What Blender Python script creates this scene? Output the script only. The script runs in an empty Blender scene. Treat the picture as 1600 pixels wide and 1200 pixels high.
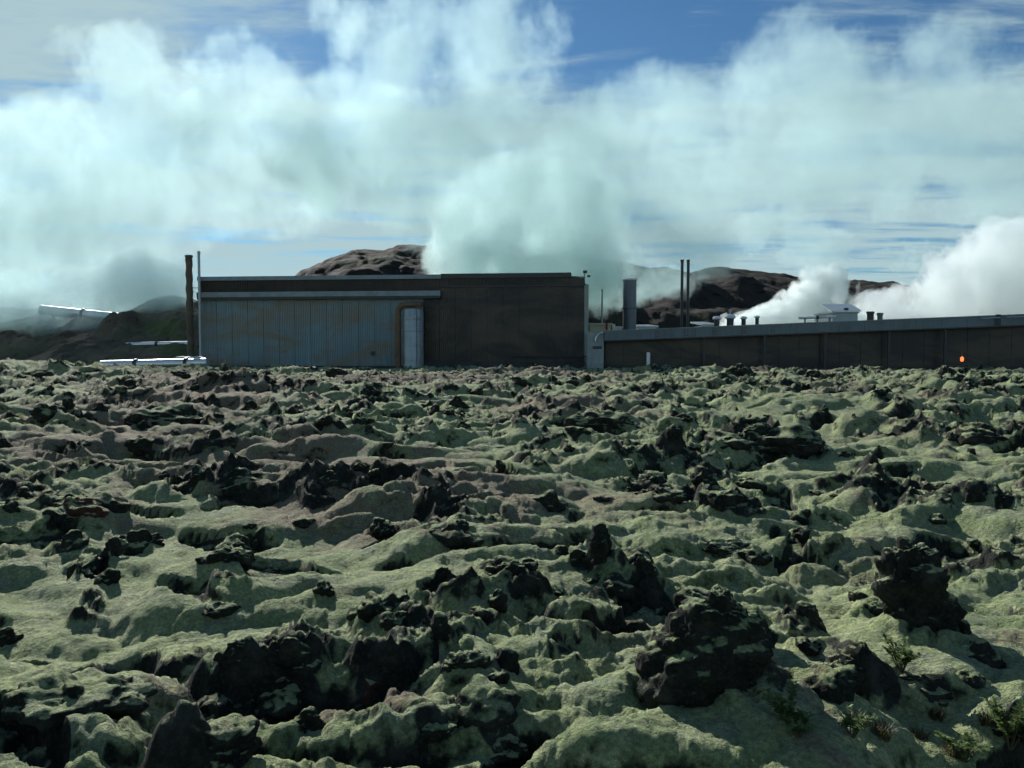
import bpy, bmesh, math, random
import numpy as np
from mathutils import Vector, Matrix, noise as mn

random.seed(7)
sc = bpy.context.scene
COL = sc.collection
R = math.radians

# ------------------------------------------------------------------ camera
F = 1208.0                      # focal length in pixels of the 1600x1200 frame
CAMZ = 3.0                      # eye height in a coach beside the lava field
PITCH = math.atan(55.0 / F)     # horizon lies at y = 545
cam = bpy.data.cameras.new('camera')
cam.sensor_width = 36.0
cam.lens = 36.0 * F / 1600.0
cam.clip_start = 0.1
cam.clip_end = 20000.0
camo = bpy.data.objects.new('camera', cam)
camo.location = (0, 0, CAMZ)
camo.rotation_euler = (math.pi / 2 - PITCH, 0, 0)
COL.objects.link(camo)
sc.camera = camo

# ------------------------------------------------------------------ light, sky, exposure
SUN_EL, SUN_AZ = R(26), R(-27)          # behind the plant, to the left of the view
sund = Vector((math.sin(SUN_AZ) * math.cos(SUN_EL), math.cos(SUN_AZ) * math.cos(SUN_EL), math.sin(SUN_EL)))
sl = bpy.data.lights.new('sun', 'SUN')
sl.energy = 5.0
sl.angle = R(0.5)
sl.color = (1.0, 0.975, 0.92)
so = bpy.data.objects.new('sun', sl)
so.rotation_euler = (-sund).to_track_quat('-Z', 'Y').to_euler()
so.location = (0, 0, 200)
COL.objects.link(so)

sc.view_settings.view_transform = 'Standard'
sc.view_settings.look = 'None'
sc.view_settings.exposure = 0.45
sc.view_settings.gamma = 1.0
sc.view_settings.use_curve_mapping = False

W = bpy.data.worlds.new('World')
sc.world = W
W.use_nodes = True
nt = W.node_tree
nt.nodes.clear()


class NB:
    """tiny helper for node trees"""
    def __init__(s, tree):
        s.t = tree

    def n(s, typ, ins=None, **kw):
        nd = s.t.nodes.new(typ)
        for k, v in kw.items():
            setattr(nd, k, v)
        for k, v in (ins or {}).items():
            s.put(nd, k, v)
        return nd

    def put(s, nd, k, v):
        if isinstance(v, bpy.types.NodeSocket):
            s.t.links.new(v, nd.inputs[k])
        elif isinstance(v, bpy.types.Node):
            s.t.links.new(v.outputs[0], nd.inputs[k])
        else:
            nd.inputs[k].default_value = v

    def math(s, op, a, b=0.0, c=None, clamp=False):
        nd = s.n('ShaderNodeMath', {0: a, 1: b}, operation=op, use_clamp=clamp)
        if c is not None:
            s.put(nd, 2, c)
        return nd.outputs[0]

    def mix(s, f, a, b):
        nd = s.n('ShaderNodeMix', data_type='RGBA')
        s.put(nd, 0, f); s.put(nd, 6, a); s.put(nd, 7, b)
        return nd.outputs[2]

    def ramp(s, f, a, b, lo=0.0, hi=1.0, smooth=True):
        nd = s.n('ShaderNodeMapRange', {0: f, 1: a, 2: b, 3: lo, 4: hi},
                 interpolation_type='SMOOTHSTEP' if smooth else 'LINEAR')
        return nd.outputs[0]

    def noise(s, vec, scale, detail=4.0, rough=0.55, dist=0.0):
        nd = s.n('ShaderNodeTexNoise', {'Scale': scale, 'Detail': detail, 'Roughness': rough, 'Distortion': dist})
        if vec is not None:
            s.put(nd, 'Vector', vec)
        return nd.outputs[0]

    def mapping(s, vec, loc=(0, 0, 0), rot=(0, 0, 0), scale=(1, 1, 1)):
        nd = s.n('ShaderNodeMapping', {'Location': loc, 'Rotation': rot, 'Scale': scale})
        s.put(nd, 'Vector', vec)
        return nd.outputs[0]


b = NB(nt)
sky = b.n('ShaderNodeTexSky', sky_type='NISHITA', sun_disc=False)
sky.sun_elevation = SUN_EL
sky.sun_rotation = SUN_AZ
sky.altitude = 50
sky.air_density = 1.0
sky.dust_density = 0.15
sky.ozone_density = 3.0
tc = b.n('ShaderNodeTexCoord')
sep = b.n('ShaderNodeSeparateXYZ', {0: tc.outputs['Generated']})
zc = b.math('MAXIMUM', sep.outputs[2], 0.02)
cx = b.math('DIVIDE', sep.outputs[0], zc)
cy = b.math('DIVIDE', sep.outputs[1], zc)
plane = b.n('ShaderNodeCombineXYZ', {0: cx, 1: cy, 2: 0.0}).outputs[0]
m1 = b.mapping(plane, loc=(3.1, 0.4, 0), rot=(0, 0, R(14)), scale=(0.55, 1.25, 1))
n1 = b.noise(m1, 1.0, 8.0, 0.62, 0.5)
n2 = b.noise(m1, 3.4, 5.0, 0.6, 0.3)
cl = b.math('ADD', b.math('MULTIPLY', n1, 0.72), b.math('MULTIPLY', n2, 0.28))
low = b.ramp(sep.outputs[2], 0.62, 0.12, 0.0, 0.16)          # more streaky cloud towards the horizon
cov = b.ramp(b.math('ADD', cl, low), 0.51, 0.70, 0.0, 0.9)
haz = b.ramp(sep.outputs[2], 0.0, 0.10, 0.75, 0.0)
cov = b.math('MAXIMUM', cov, haz)
skyc = b.n('ShaderNodeMix', data_type='RGBA', blend_type='MULTIPLY')
b.put(skyc, 0, 1.0); b.put(skyc, 6, sky.outputs[0]); b.put(skyc, 7, (0.62, 0.95, 1.12, 1))
col = b.mix(cov, skyc.outputs[2], (6.5, 8.8, 9.2, 1))
bg = b.n('ShaderNodeBackground', {'Color': col, 'Strength': 0.050})
b.n('ShaderNodeOutputWorld', {'Surface': bg.outputs[0]})

cy_ = sc.cycles
cy_.volume_bounces = 4
cy_.max_bounces = 8
cy_.diffuse_bounces = 3
cy_.glossy_bounces = 3
cy_.transmission_bounces = 4
cy_.use_adaptive_sampling = True
cy_.adaptive_threshold = 0.05
cy_.adaptive_min_samples = 16
cy_.use_denoising = True
cy_.caustics_reflective = False
cy_.caustics_refractive = False
W.cycles.sampling_method = 'MANUAL'
W.cycles.sample_map_resolution = 512


# ------------------------------------------------------------------ small helpers
def ray(px, py):
    u, v = (px - 800.0) / F, (600.0 - py) / F
    cp, sp = math.cos(PITCH), math.sin(PITCH)
    return Vector((u, cp + v * sp, -sp + v * cp))


def at(px, py, Y):
    d = ray(px, py)
    return Vector((0, 0, CAMZ)) + d * (Y / d.y)


def link(o, parent=None):
    COL.objects.link(o)
    if parent is not None:
        o.parent = parent
    return o


def tag(o, label=None, cat=None, group=None, kind=None):
    if label: o['label'] = label
    if cat: o['category'] = cat
    if group: o['group'] = group
    if kind: o['kind'] = kind
    return o


def empty(name, loc, rz=0.0):
    o = bpy.data.objects.new(name, None)
    o.empty_display_size = 0.5
    o.location = loc
    o.rotation_euler = (0, 0, rz)
    return link(o)


class MB:
    def __init__(s):
        s.v, s.f, s.sm = [], [], False

    def quadbox(s, p):
        """8 corner points: bottom 4 (ccw) then top 4"""
        i = len(s.v)
        s.v += [tuple(q) for q in p]
        s.f += [(i, i+3, i+2, i+1), (i+4, i+5, i+6, i+7)]
        for k in range(4):
            s.f.append((i+k, i+(k+1) % 4, i+4+(k+1) % 4, i+4+k))
        return s

    def box(s, x0, x1, y0, y1, z0, z1, shear=0.0):
        a, c = shear * x0, shear * x1
        return s.quadbox([(x0, y0, z0+a), (x1, y0, z0+c), (x1, y1, z0+c), (x0, y1, z0+a),
                          (x0, y0, z1+a), (x1, y0, z1+c), (x1, y1, z1+c), (x0, y1, z1+a)])

    def tube(s, pts, r, n=12, caps=True):
        pts = [Vector(p) for p in pts]
        rr = r if isinstance(r, (list, tuple)) else [r] * len(pts)
        i0 = len(s.v)
        ref = None
        for k, p in enumerate(pts):
            d = (pts[min(k+1, len(pts)-1)] - pts[max(k-1, 0)]).normalized()
            if ref is None:
                ref = Vector((0, 0, 1)) if abs(d.z) < 0.9 else Vector((1, 0, 0))
            a = d.cross(ref).normalized()
            c = a.cross(d).normalized()
            ref = c
            for j in range(n):
                t = 2 * math.pi * j / n
                s.v.append(tuple(p + (a * math.cos(t) + c * math.sin(t)) * rr[k]))
        for k in range(len(pts) - 1):
            for j in range(n):
                q = i0 + k*n
                s.f.append((q+j, q+(j+1) % n, q+n+(j+1) % n, q+n+j))
        if caps:
            s.f.append(tuple(i0 + j for j in range(n))[::-1])
            s.f.append(tuple(i0 + (len(pts)-1)*n + j for j in range(n)))
        return s

    def lathe(s, prof, n=24, c=(0, 0, 0)):
        i0 = len(s.v)
        for (r, z) in prof:
            for j in range(n):
                t = 2 * math.pi * j / n
                s.v.append((c[0] + r*math.cos(t), c[1] + r*math.sin(t), c[2] + z))
        for k in range(len(prof)-1):
            for j in range(n):
                q = i0 + k*n
                s.f.append((q+j, q+(j+1) % n, q+n+(j+1) % n, q+n+j))
        s.f.append(tuple(i0 + j for j in range(n))[::-1])
        s.f.append(tuple(i0 + (len(prof)-1)*n + j for j in range(n)))
        return s

    def mesh(s, name, mat, smooth=False):
        me = bpy.data.meshes.new(name)
        me.from_pydata(s.v, [], s.f)
        me.materials.append(mat)
        bm = bmesh.new(); bm.from_mesh(me)
        bmesh.ops.recalc_face_normals(bm, faces=bm.faces)
        bm.to_mesh(me); bm.free()
        if smooth:
            me.polygons.foreach_set('use_smooth', [True] * len(me.polygons))
            me.set_sharp_from_angle(angle=R(40))
        me.update()
        return me

    def build(s, name, mat, parent=None, smooth=False):
        return link(bpy.data.objects.new(name, s.mesh(name, mat, smooth)), parent)


# ------------------------------------------------------------------ materials
def new_mat(name):
    m = bpy.data.materials.new(name)
    m.use_nodes = True
    m.node_tree.nodes.clear()
    return m, NB(m.node_tree)


def simple_mat(name, base, rough=0.6, metal=0.0, var=0.18, scale=1.5, bump=0.0, streak=0.0, emit=None, reflection_mottle=None):
    m, b = new_mat(name)
    v = b.n('ShaderNodeNewGeometry').outputs['Position']
    a = b.noise(v, scale, 6, 0.6)
    if streak:
        st = b.mapping(v, scale=(6, 6, 0.25))
        a = b.math('ADD', b.math('MULTIPLY', a, 1 - streak), b.math('MULTIPLY', b.noise(st, scale, 4, 0.6), streak))
    f = b.ramp(a, 0.3, 0.7)
    lo = tuple(c * (1 - var) for c in base) + (1,)
    hi = tuple(min(1, c * (1 + var)) for c in base) + (1,)
    colr = b.mix(f, lo, hi)
    if reflection_mottle:  # brown window reflection of the lava slopes, painted into the wall colour
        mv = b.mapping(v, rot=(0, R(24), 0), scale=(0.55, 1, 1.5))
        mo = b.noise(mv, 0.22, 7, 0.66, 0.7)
        colr = b.mix(b.math('MULTIPLY', b.ramp(mo, 0.38, 0.64), reflection_mottle[1]), colr, reflection_mottle[0] + (1,))
    p = b.n('ShaderNodeBsdfPrincipled', {'Base Color': colr, 'Metallic': metal})
    b.put(p, 'Roughness', b.ramp(a, 0.2, 0.8, max(0.05, rough - 0.1), min(1, rough + 0.1)))
    if bump:
        bn = b.n('ShaderNodeBump', {'Strength': 0.4, 'Distance': bump})
        b.put(bn, 'Height', b.noise(v, scale * 6, 4, 0.6))
        b.put(p, 'Normal', bn.outputs[0])
    if emit:
        b.put(p, 'Emission Color', emit[0] + (1,))
        b.put(p, 'Emission Strength', emit[1])
    b.n('ShaderNodeOutputMaterial', {'Surface': p.outputs[0]})
    return m


M = {}
M['blue_cladding'] = simple_mat('blue_grey_steel_cladding', (0.16, 0.235, 0.27), 0.45, 0.3, 0.22, 0.25, streak=0.6, reflection_mottle=((0.20, 0.172, 0.135), 0.95))
M['dark_cladding'] = simple_mat('dark_brown_steel_cladding', (0.022, 0.018, 0.017), 0.45, 0.0, 0.45, 0.3, streak=0.5, reflection_mottle=((0.060, 0.042, 0.030), 0.8))
M['black_cladding'] = simple_mat('black_wall_panel', (0.012, 0.012, 0.015), 0.4, 0.0, 0.5, 0.25, streak=0.4, reflection_mottle=((0.075, 0.053, 0.037), 0.9))
M['grey_trim'] = simple_mat('grey_steel_trim', (0.20, 0.24, 0.27), 0.4, 0.4, 0.2, 0.6)
M['fascia'] = simple_mat('blue_grey_fascia', (0.12, 0.155, 0.18), 0.5, 0.2, 0.25, 0.4, streak=0.4)
M['concrete'] = simple_mat('pale_concrete', (0.30, 0.33, 0.33), 0.85, 0, 0.2, 0.8, 0.01, streak=0.5)
M['plinth'] = simple_mat('dark_concrete', (0.05, 0.055, 0.06), 0.9, 0, 0.3, 0.8, 0.01)
M['cream'] = simple_mat('cream_paint', (0.72, 0.66, 0.42), 0.7, 0, 0.08, 0.7, streak=0.4)
M['white'] = simple_mat('white_paint', (0.80, 0.80, 0.77), 0.55, 0, 0.06, 0.7)
M['red'] = simple_mat('red_paint', (0.35, 0.045, 0.03), 0.6, 0, 0.2, 1.0)
M['alu'] = simple_mat('bright_aluminium_jacket', (0.78, 0.80, 0.80), 0.36, 0.85, 0.08, 0.8)
M['tank'] = simple_mat('galvanised_tank_steel', (0.34, 0.39, 0.42), 0.45, 0.45, 0.18, 0.6, streak=0.5)
M['pipe_brown'] = simple_mat('brown_grey_pipe', (0.16, 0.095, 0.055), 0.6, 0.2, 0.35, 1.2, streak=0.4)  # brown-grey pipe colour, streaked
M['stack'] = simple_mat('brown_stack_lagging', (0.10, 0.085, 0.06), 0.7, 0.1, 0.35, 0.6)
M['darkmetal'] = simple_mat('dark_grey_metal', (0.055, 0.06, 0.065), 0.5, 0.4, 0.25, 1.0)
M['silo'] = simple_mat('dull_grey_silo', (0.16, 0.175, 0.19), 0.5, 0.3, 0.25, 0.4, streak=0.6)
M['glint_glow'] = simple_mat('glowing_orange_glint', (0.9, 0.25, 0.05), 0.4, emit=((1.0, 0.17, 0.05), 1.5))  # emission imitates an orange window glint


def lava_material(name, use_attr, hue=(1, 1, 1)):
    m, b = new_mat(name)
    g = b.n('ShaderNodeNewGeometry')
    tc = b.n('ShaderNodeTexCoord')
    pos = g.outputs['Position']
    nz = b.n('ShaderNodeSeparateXYZ', {0: g.outputs['Normal']}).outputs[2]
    nA = b.noise(pos, 0.35, 5, 0.6)
    nB = b.noise(pos, 3.5, 6, 0.65)
    nC = b.noise(pos, 22.0, 4, 0.6)
    fine = b.noise(pos, 75.0, 3, 0.7)
    moss = b.mix(b.ramp(nA, 0.35, 0.65), (0.170, 0.225, 0.088, 1), (0.275, 0.325, 0.138, 1))
    moss = b.mix(b.math('MULTIPLY', b.ramp(b.noise(pos, 1.7, 5, 0.7), 0.46, 0.62), 0.55), moss, (0.21, 0.235, 0.165, 1))
    moss = b.mix(b.ramp(nB, 0.46, 0.70), moss, (0.355, 0.395, 0.195, 1))
    moss = b.mix(b.math('MULTIPLY', b.math('MAXIMUM', b.ramp(b.noise(pos, 0.55, 6, 0.72), 0.55, 0.66), b.ramp(b.noise(pos, 0.085, 6, 0.75), 0.52, 0.62)), 0.72), moss, (0.170, 0.125, 0.078, 1))
    moss = b.mix(b.math('MULTIPLY', b.ramp(b.noise(pos, 1.3, 4, 0.6), 0.66, 0.76), 0.7), moss, (0.10, 0.17, 0.035, 1))
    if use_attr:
        ba = b.n('ShaderNodeAttribute', attribute_name='brown')  # reflected brown put into the moss colour
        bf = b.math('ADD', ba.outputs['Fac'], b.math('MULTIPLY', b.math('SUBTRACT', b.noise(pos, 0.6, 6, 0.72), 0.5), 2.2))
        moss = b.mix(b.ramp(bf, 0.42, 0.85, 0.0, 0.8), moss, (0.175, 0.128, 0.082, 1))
    fl = b.math('MULTIPLY', b.ramp(nC, 0.3, 0.7, 0.62, 1.25), b.ramp(fine, 0.3, 0.7, 0.72, 1.22))
    sc_ = b.n('ShaderNodeVectorMath', {0: moss}, operation='SCALE'); b.put(sc_, 'Scale', fl)
    rock = b.mix(b.ramp(nB, 0.35, 0.7), (0.012, 0.014, 0.012, 1), (0.040, 0.042, 0.035, 1))
    rock = b.mix(b.math('MULTIPLY', b.ramp(nB, 0.50, 0.72), 0.6), rock, (0.070, 0.072, 0.060, 1))
    rock = b.mix(b.math('MULTIPLY', b.ramp(nC, 0.50, 0.62), 0.45), rock, (0.050, 0.060, 0.040, 1))   # lichen specks
    if hue != (1, 1, 1):
        rock = b.mix(0.65, rock, hue + (1,))
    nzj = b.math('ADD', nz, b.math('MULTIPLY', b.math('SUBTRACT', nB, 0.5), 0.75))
    if use_attr:
        at_ = b.n('ShaderNodeAttribute', attribute_name='rock')
        steep = b.ramp(nzj, 0.74, 0.50)  # rock colour on steep sides, painting shade onto mossy fronts as well
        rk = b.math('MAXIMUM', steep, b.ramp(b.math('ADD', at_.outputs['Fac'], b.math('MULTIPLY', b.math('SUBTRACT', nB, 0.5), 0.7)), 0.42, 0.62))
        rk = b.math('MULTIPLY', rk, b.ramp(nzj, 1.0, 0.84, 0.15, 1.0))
    else:
        rk = b.ramp(nzj, 0.90, 0.68)
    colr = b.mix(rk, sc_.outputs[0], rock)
    hb = b.math('ADD', b.math('MULTIPLY', nC, 0.5), b.math('MULTIPLY', fine, 0.3))
    hb = b.math('ADD', hb, b.math('MULTIPLY', b.noise(pos, 8.0, 3, 0.6), 1.0))
    bn = b.n('ShaderNodeBump', {'Strength': 1.0, 'Distance': 0.075, 'Height': hb})
    p = b.n('ShaderNodeBsdfPrincipled', {'Base Color': colr, 'Roughness': 0.95, 'Normal': bn.outputs[0]})
    b.put(p, 'Specular IOR Level', 0.15)
    b.put(p, 'Sheen Weight', b.math('MULTIPLY', b.math('SUBTRACT', 1.0, rk), 0.12))
    b.put(p, 'Sheen Roughness', 0.6)
    b.n('ShaderNodeOutputMaterial', {'Surface': p.outputs[0]})
    return m


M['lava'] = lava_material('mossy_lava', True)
M['boulder'] = lava_material('lava_rock', False)
M['red_boulder'] = lava_material('reddish_lava_rock', False, (0.10, 0.035, 0.026))


def hill_material(name, lo, hi, green, scale):
    m, b = new_mat(name)
    g = b.n('ShaderNodeNewGeometry')
    pos = g.outputs['Position']
    n1 = b.noise(pos, scale, 7, 0.65)
    n2 = b.noise(pos, scale * 4.5, 6, 0.65)
    c = b.mix(b.ramp(n1, 0.36, 0.64), lo + (1,), hi + (1,))
    c = b.mix(b.ramp(n2, 0.56, 0.70), c, tuple(x * 0.4 for x in lo) + (1,))
    c = b.mix(b.math('MULTIPLY', b.ramp(b.noise(pos, scale * 0.8, 4, 0.6), 0.54, 0.64), 0.8), c, green + (1,))
    bn = b.n('ShaderNodeBump', {'Strength': 0.9, 'Distance': 0.4 / scale * 0.1, 'Height': n2})
    p = b.n('ShaderNodeBsdfPrincipled', {'Base Color': c, 'Roughness': 0.97, 'Normal': bn.outputs[0]})
    b.put(p, 'Specular IOR Level', 0.1)
    b.n('ShaderNodeOutputMaterial', {'Surface': p.outputs[0]})
    return m


M['hill'] = hill_material('volcanic_hillside', (0.020, 0.019, 0.017), (0.042, 0.035, 0.028), (0.026, 0.042, 0.020), 0.02)
M['hillock'] = hill_material('scrubby_lava_bank', (0.10, 0.084, 0.060), (0.19, 0.155, 0.105), (0.11, 0.14, 0.055), 0.12)

# ------------------------------------------------------------------ numpy noise
def _hash(ix, iy, s):
    h = (ix.astype(np.int64) * 374761393 + iy.astype(np.int64) * 668265263 + s * 1442695041) & 0xFFFFFFFF
    h = ((h ^ (h >> 13)) * 1274126177) & 0xFFFFFFFF
    h = ((h ^ (h >> 16)) * 2246822519) & 0xFFFFFFFF
    return ((h ^ (h >> 15)) & 0xFFFFFF).astype(np.float64) / 16777216.0


def perlin(x, y, s):
    ix, iy = np.floor(x), np.floor(y)
    fx, fy = x - ix, y - iy
    u = fx*fx*fx*(fx*(fx*6-15)+10); v = fy*fy*fy*(fy*(fy*6-15)+10)
    def g(dx, dy):
        a = _hash(ix+dx, iy+dy, s) * 2*np.pi
        return np.cos(a)*(fx-dx) + np.sin(a)*(fy-dy)
    a = g(0, 0); b_ = g(1, 0); c = g(0, 1); d = g(1, 1)
    return (a + u*(b_-a) + v*((c + u*(d-c)) - (a + u*(b_-a)))) * 1.5


def fbm(x, y, s, o=4, gain=0.5):
    t = 0; a = 1.0
    for k in range(o):
        t = t + a * perlin(x * 2**k, y * 2**k, s + 17*k); a *= gain
    return t


def domes(x, y, s, keep=0.8, ex=0.75):
    """rounded cushions that overlap, 0..1, with flat gaps where a cushion is missing"""
    ix, iy = np.floor(x), np.floor(y)
    val = np.zeros(x.shape)
    for dx in (-1, 0, 1):
        for dy in (-1, 0, 1):
            cx_, cy__ = ix+dx, iy+dy
            px_ = cx_ + 0.1 + 0.8*_hash(cx_, cy__, s); py_ = cy__ + 0.1 + 0.8*_hash(cx_, cy__, s+5)
            w = 0.25 + 0.65*_hash(cx_, cy__, s+9)
            a = _hash(cx_, cy__, s+21)*np.pi
            ux, uy = x-px_, y-py_
            vx, vy = ux*np.cos(a)+uy*np.sin(a), -ux*np.sin(a)+uy*np.cos(a)
            d = (vx**2 + (vy*1.35)**2) / w
            hgt = (0.3 + 0.7*_hash(cx_, cy__, s+3)) * (_hash(cx_, cy__, s+13) < keep)
            val = np.maximum(val, hgt*np.maximum(0, 1-d)**ex)
    return val


MOUNDS = []         # low rises in which single rocks are bedded
LUMPS = []          # broad swells: (x, y, sx, sy, height)


def ground(x, y):
    """height and rock-colour amount of the lava field"""
    x = np.asarray(x, float); y = np.asarray(y, float)
    r = np.hypot(x, y)
    wx = x + 0.8*perlin(x/2.6, y/2.6, 91) + 0.2*perlin(x/0.8, y/0.8, 95)
    wy = y + 0.8*perlin(x/2.6+9, y/2.6, 92) + 0.2*perlin(x/0.8+3, y/0.8, 96)
    wx2 = x + 0.22*perlin(x/0.6, y/0.6, 93) + 0.07*perlin(x/0.2, y/0.2, 97)
    wy2 = y + 0.22*perlin(x/0.6, y/0.6+4, 94) + 0.07*perlin(x/0.2+5, y/0.2, 98)
    far = np.clip((r-14)/40, 0, 1)
    mid = np.clip((r-7)/12, 0, 1)
    rough = np.clip(perlin(x/7.5, y/5.5, 33)*2.2+0.50+0.25*far, 0.0, 1)         # calm moss here, broken lava there
    fx, fy = wx*0.96+wy*0.28, wy*0.96-wx*0.28                               # the old flow ran aslant
    h = -0.32 + 0.40*perlin(x/23, y/23, 1) + (0.34+0.22*far)*perlin(fx/6.5, fy/4.0, 2)
    h = h + (0.33+0.36*far)*domes(fx/3.2, fy/1.6, 11, 0.85, 0.85)
    h = h + (0.14+0.18*rough)*domes(fx/1.45, fy/0.76, 12, 0.80, 0.75)
    h = h + (0.05+0.12*rough)*domes(wx2/0.66, wy2/0.40, 13, 0.74, 0.7)
    h = h + (0.015+0.05*rough)*domes(wx2/0.30, wy2/0.20, 16, 0.7)
    nf = np.clip((40-r)/28, 0, 1)
    h = h + nf*(0.016*domes(x/0.11+0.4*perlin(x/.2, y/.2, 55), y/0.09, 14, 0.8) + 0.035*(0.3+rough)*fbm(wx2/0.45, wy2/0.30, 57, 4, 0.6)
                + 0.02*np.abs(perlin(wx2/0.20, wy2/0.11, 58)))
    # crusts of bare rock: knobbly lumps, increased far out to paint shaded fronts
    rk = perlin(wx/2.6+3, wy/2.2, 41) + 0.55*perlin(wx2/0.95, wy2/0.8, 42) + 0.17*far - 0.08*(1-mid) + 0.25*(rough-0.5)
    rk = np.clip((rk-0.30)/0.22, 0, 1)
    kn = np.abs(perlin(wx2/0.6, wy2/0.5, 43))*1.5
    kn2 = np.abs(perlin(wx2/0.22, wy2/0.2, 44))*1.5
    h = h + rk*(0.06 + (0.16+0.12*far)*kn + 0.06*kn2 + 0.03*nf*fbm(x/0.15, y/0.15, 45, 3, 0.6))
    # hollows between the cushions, rock colour deepening the shade in them
    ho = np.clip((perlin(wx/1.4-7, wy/1.1, 61)-0.32)/0.14, 0, 1)
    h = h - 0.27*ho
    rock = np.clip(rk*0.9 + ho*0.75, 0, 1)
    # distant field: taller broken blocks that hide one another
    h = h + far*0.26*np.clip(fbm(x/3.2, y/3.0, 81, 3), -0.4, 0.9)
    for (lx, ly, sx, sy, hh) in LUMPS:
        h = h + hh*np.exp(-((x-lx)/sx)**2 - ((y-ly)/sy)**2)
    for (lx, ly, sx, sy, hh) in MOUNDS:
        k = (np.abs(x-lx) < 2.5*sx) & (np.abs(y-ly) < 2.5*sy)
        if not k.any(): continue
        m_ = np.exp(-((x[k]-lx)/sx)**2 - ((y[k]-ly)/sy)**2)
        h[k] += hh*m_*(0.7+0.8*kn[k])
        rock[k] = np.maximum(rock[k], np.clip(m_*1.5-0.3-0.5*kn[k], 0, 0.9))
    # level site of the plant and beyond
    site = np.clip((y-104)/9, 0, 1)
    h = h*(1-0.75*site) - 0.1*site
    return h, rock


LUMPS += [(-50, 74, 11, 14, 1.7), (17, 34, 9, 6, 0.9), (30, 44, 12, 8, 1.3), (7.5, 27, 5, 3, -0.5),
          (-12, 44, 7, 5, 1.3), (-8, 24, 5, 4, 0.3), (5, 15, 4, 3, -0.25), (2.6, 6.6, 2.0, 1.4, -0.15)]


def heights(x, y):
    return float(ground(np.array([x]), np.array([y]))[0][0])


def ground_hit(px, py):
    d = ray(px, py)
    ts = 2.5 * (160/2.5) ** np.linspace(0, 1, 1400)
    X, Y, Z = d.x*ts, d.y*ts, CAMZ + d.z*ts
    h, _ = ground(X, Y)
    k = np.nonzero(Z < h)[0]
    i = int(k[0]) if len(k) else len(ts)-1
    return Vector((X[i], Y[i], h[i]))


# the rocks one can tell apart: pixel of the foot, width and height in pixels, look
HERO = [
 (1140, 1128, 290, 205, 3, 'huge dark pyramid-shaped lava rock with steep sides', 'boulder', 0.66),
 (1060, 1090, 110, 90, 4, 'grey lichen-flecked rock leaning on the huge pyramid rock', 'boulder', 0.2),
 (935, 905, 85, 88, 5, 'pointed grey lava rock with a sharp peak', 'boulder', 0.6),
 (1000, 912, 66, 52, 6, 'dark rock tucked against the pointed grey rock', 'boulder', 0.2),
 (965, 940, 60, 45, 7, 'low black rock just below the pointed grey rock', 'boulder', 0.1),
 (1455, 1012, 150, 175, 8, 'massive dark lava rock with a mossy cap', 'boulder', 0.25),
 (1415, 950, 95, 95, 9, 'broad-shouldered black rock joined to the massive mossy-capped rock', 'boulder', 0.15),
 (1270, 985, 62, 42, 10, 'small pointed rock between the pyramid rock and the massive mossy-capped rock', 'boulder', 0.5),
 (362, 1052, 62, 56, 11, 'upright black knob of lava on a mossy swell', 'boulder', 0.15),
 (470, 1058, 66, 40, 12, 'split black rock beside the upright black knob', 'boulder', 0.0),
 (582, 1100, 66, 34, 13, 'small reddish-brown stone lying on bright moss', 'red_boulder', 0.4),
 (728, 1052, 82, 48, 14, 'smooth dark rounded rock sunk in the moss', 'boulder', 0.0),
 (310, 1215, 150, 95, 15, 'large black block of lava among the lowest moss cushions', 'boulder', 0.1),
 (90, 1130, 220, 75, 16, 'wide low black lava ledge under moss', 'boulder', 0.0),
 (590, 970, 105, 60, 17, 'dark craggy rock below a broad moss slope', 'boulder', 0.1),
 (665, 1160, 100, 45, 18, 'flat dark rock half buried in pale moss', 'boulder', 0.0),
 (1050, 722, 62, 58, 19, 'dark lava spire rising from the middle of the field', 'boulder', 0.5),
 (930, 675, 130, 46, 20, 'broad black lava crag far out in the field', 'boulder', 0.1),
 (1195, 705, 210, 62, 21, 'long black lava wall far out in the field', 'boulder', 0.0),
 (1040, 785, 84, 38, 22, 'blunt dark rock between bright moss swells', 'boulder', 0.0),
 (1130, 790, 70, 34, 23, 'mossy-backed rock next to the blunt dark rock', 'boulder', 0.0),
 (1150, 870, 90, 36, 24, 'long dark rock lying above the pyramid rock', 'boulder', 0.0),
 (345, 885, 84, 44, 25, 'round dark rock between two moss ridges', 'boulder', 0.0),
 (195, 868, 90, 60, 26, 'jagged dark crag among the moss ridges', 'boulder', 0.3),
 (800, 900, 84, 40, 27, 'brown-grey rounded rock near the pointed grey rock', 'boulder', 0.0),
 (872, 872, 34, 28, 28, 'little dark stone near the pointed grey rock', 'boulder', 0.2),
 (240, 668, 130, 55, 29, 'heap of rounded mossy lava below the shiny pipes', 'boulder', 0.0),
 (110, 808, 90, 44, 30, 'dull red lava rock among dark crags', 'red_boulder', 0.1),
 (360, 770, 120, 60, 31, 'rugged black lava heap in the middle of the field', 'boulder', 0.1),
 (1560, 700, 110, 60, 32, 'brownish rock crowning the bright moss slope', 'boulder', 0.1),
 (1350, 1068, 90, 70, 33, 'black craggy rock under the leafy shrub', 'boulder', 0.1),
 (1470, 1108, 70, 46, 34, 'dark flat-faced rock beside dry grass', 'boulder', 0.0),
 (770, 1192, 110, 50, 35, 'dark rock ledge among the lowest moss cushions', 'boulder', 0.0),
 (1525, 1085, 60, 44, 36, 'dark notched rock above the bright green plants', 'boulder', 0.1),
 (700, 860, 110, 46, 37, 'wide dark rock under an overhanging moss cushion', 'boulder', 0.0),
]
SPOTS = []
for (px, py, w, h, sd, lab, mt, sp) in HERO:
    SPOTS.append(ground_hit(px, py))
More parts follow.
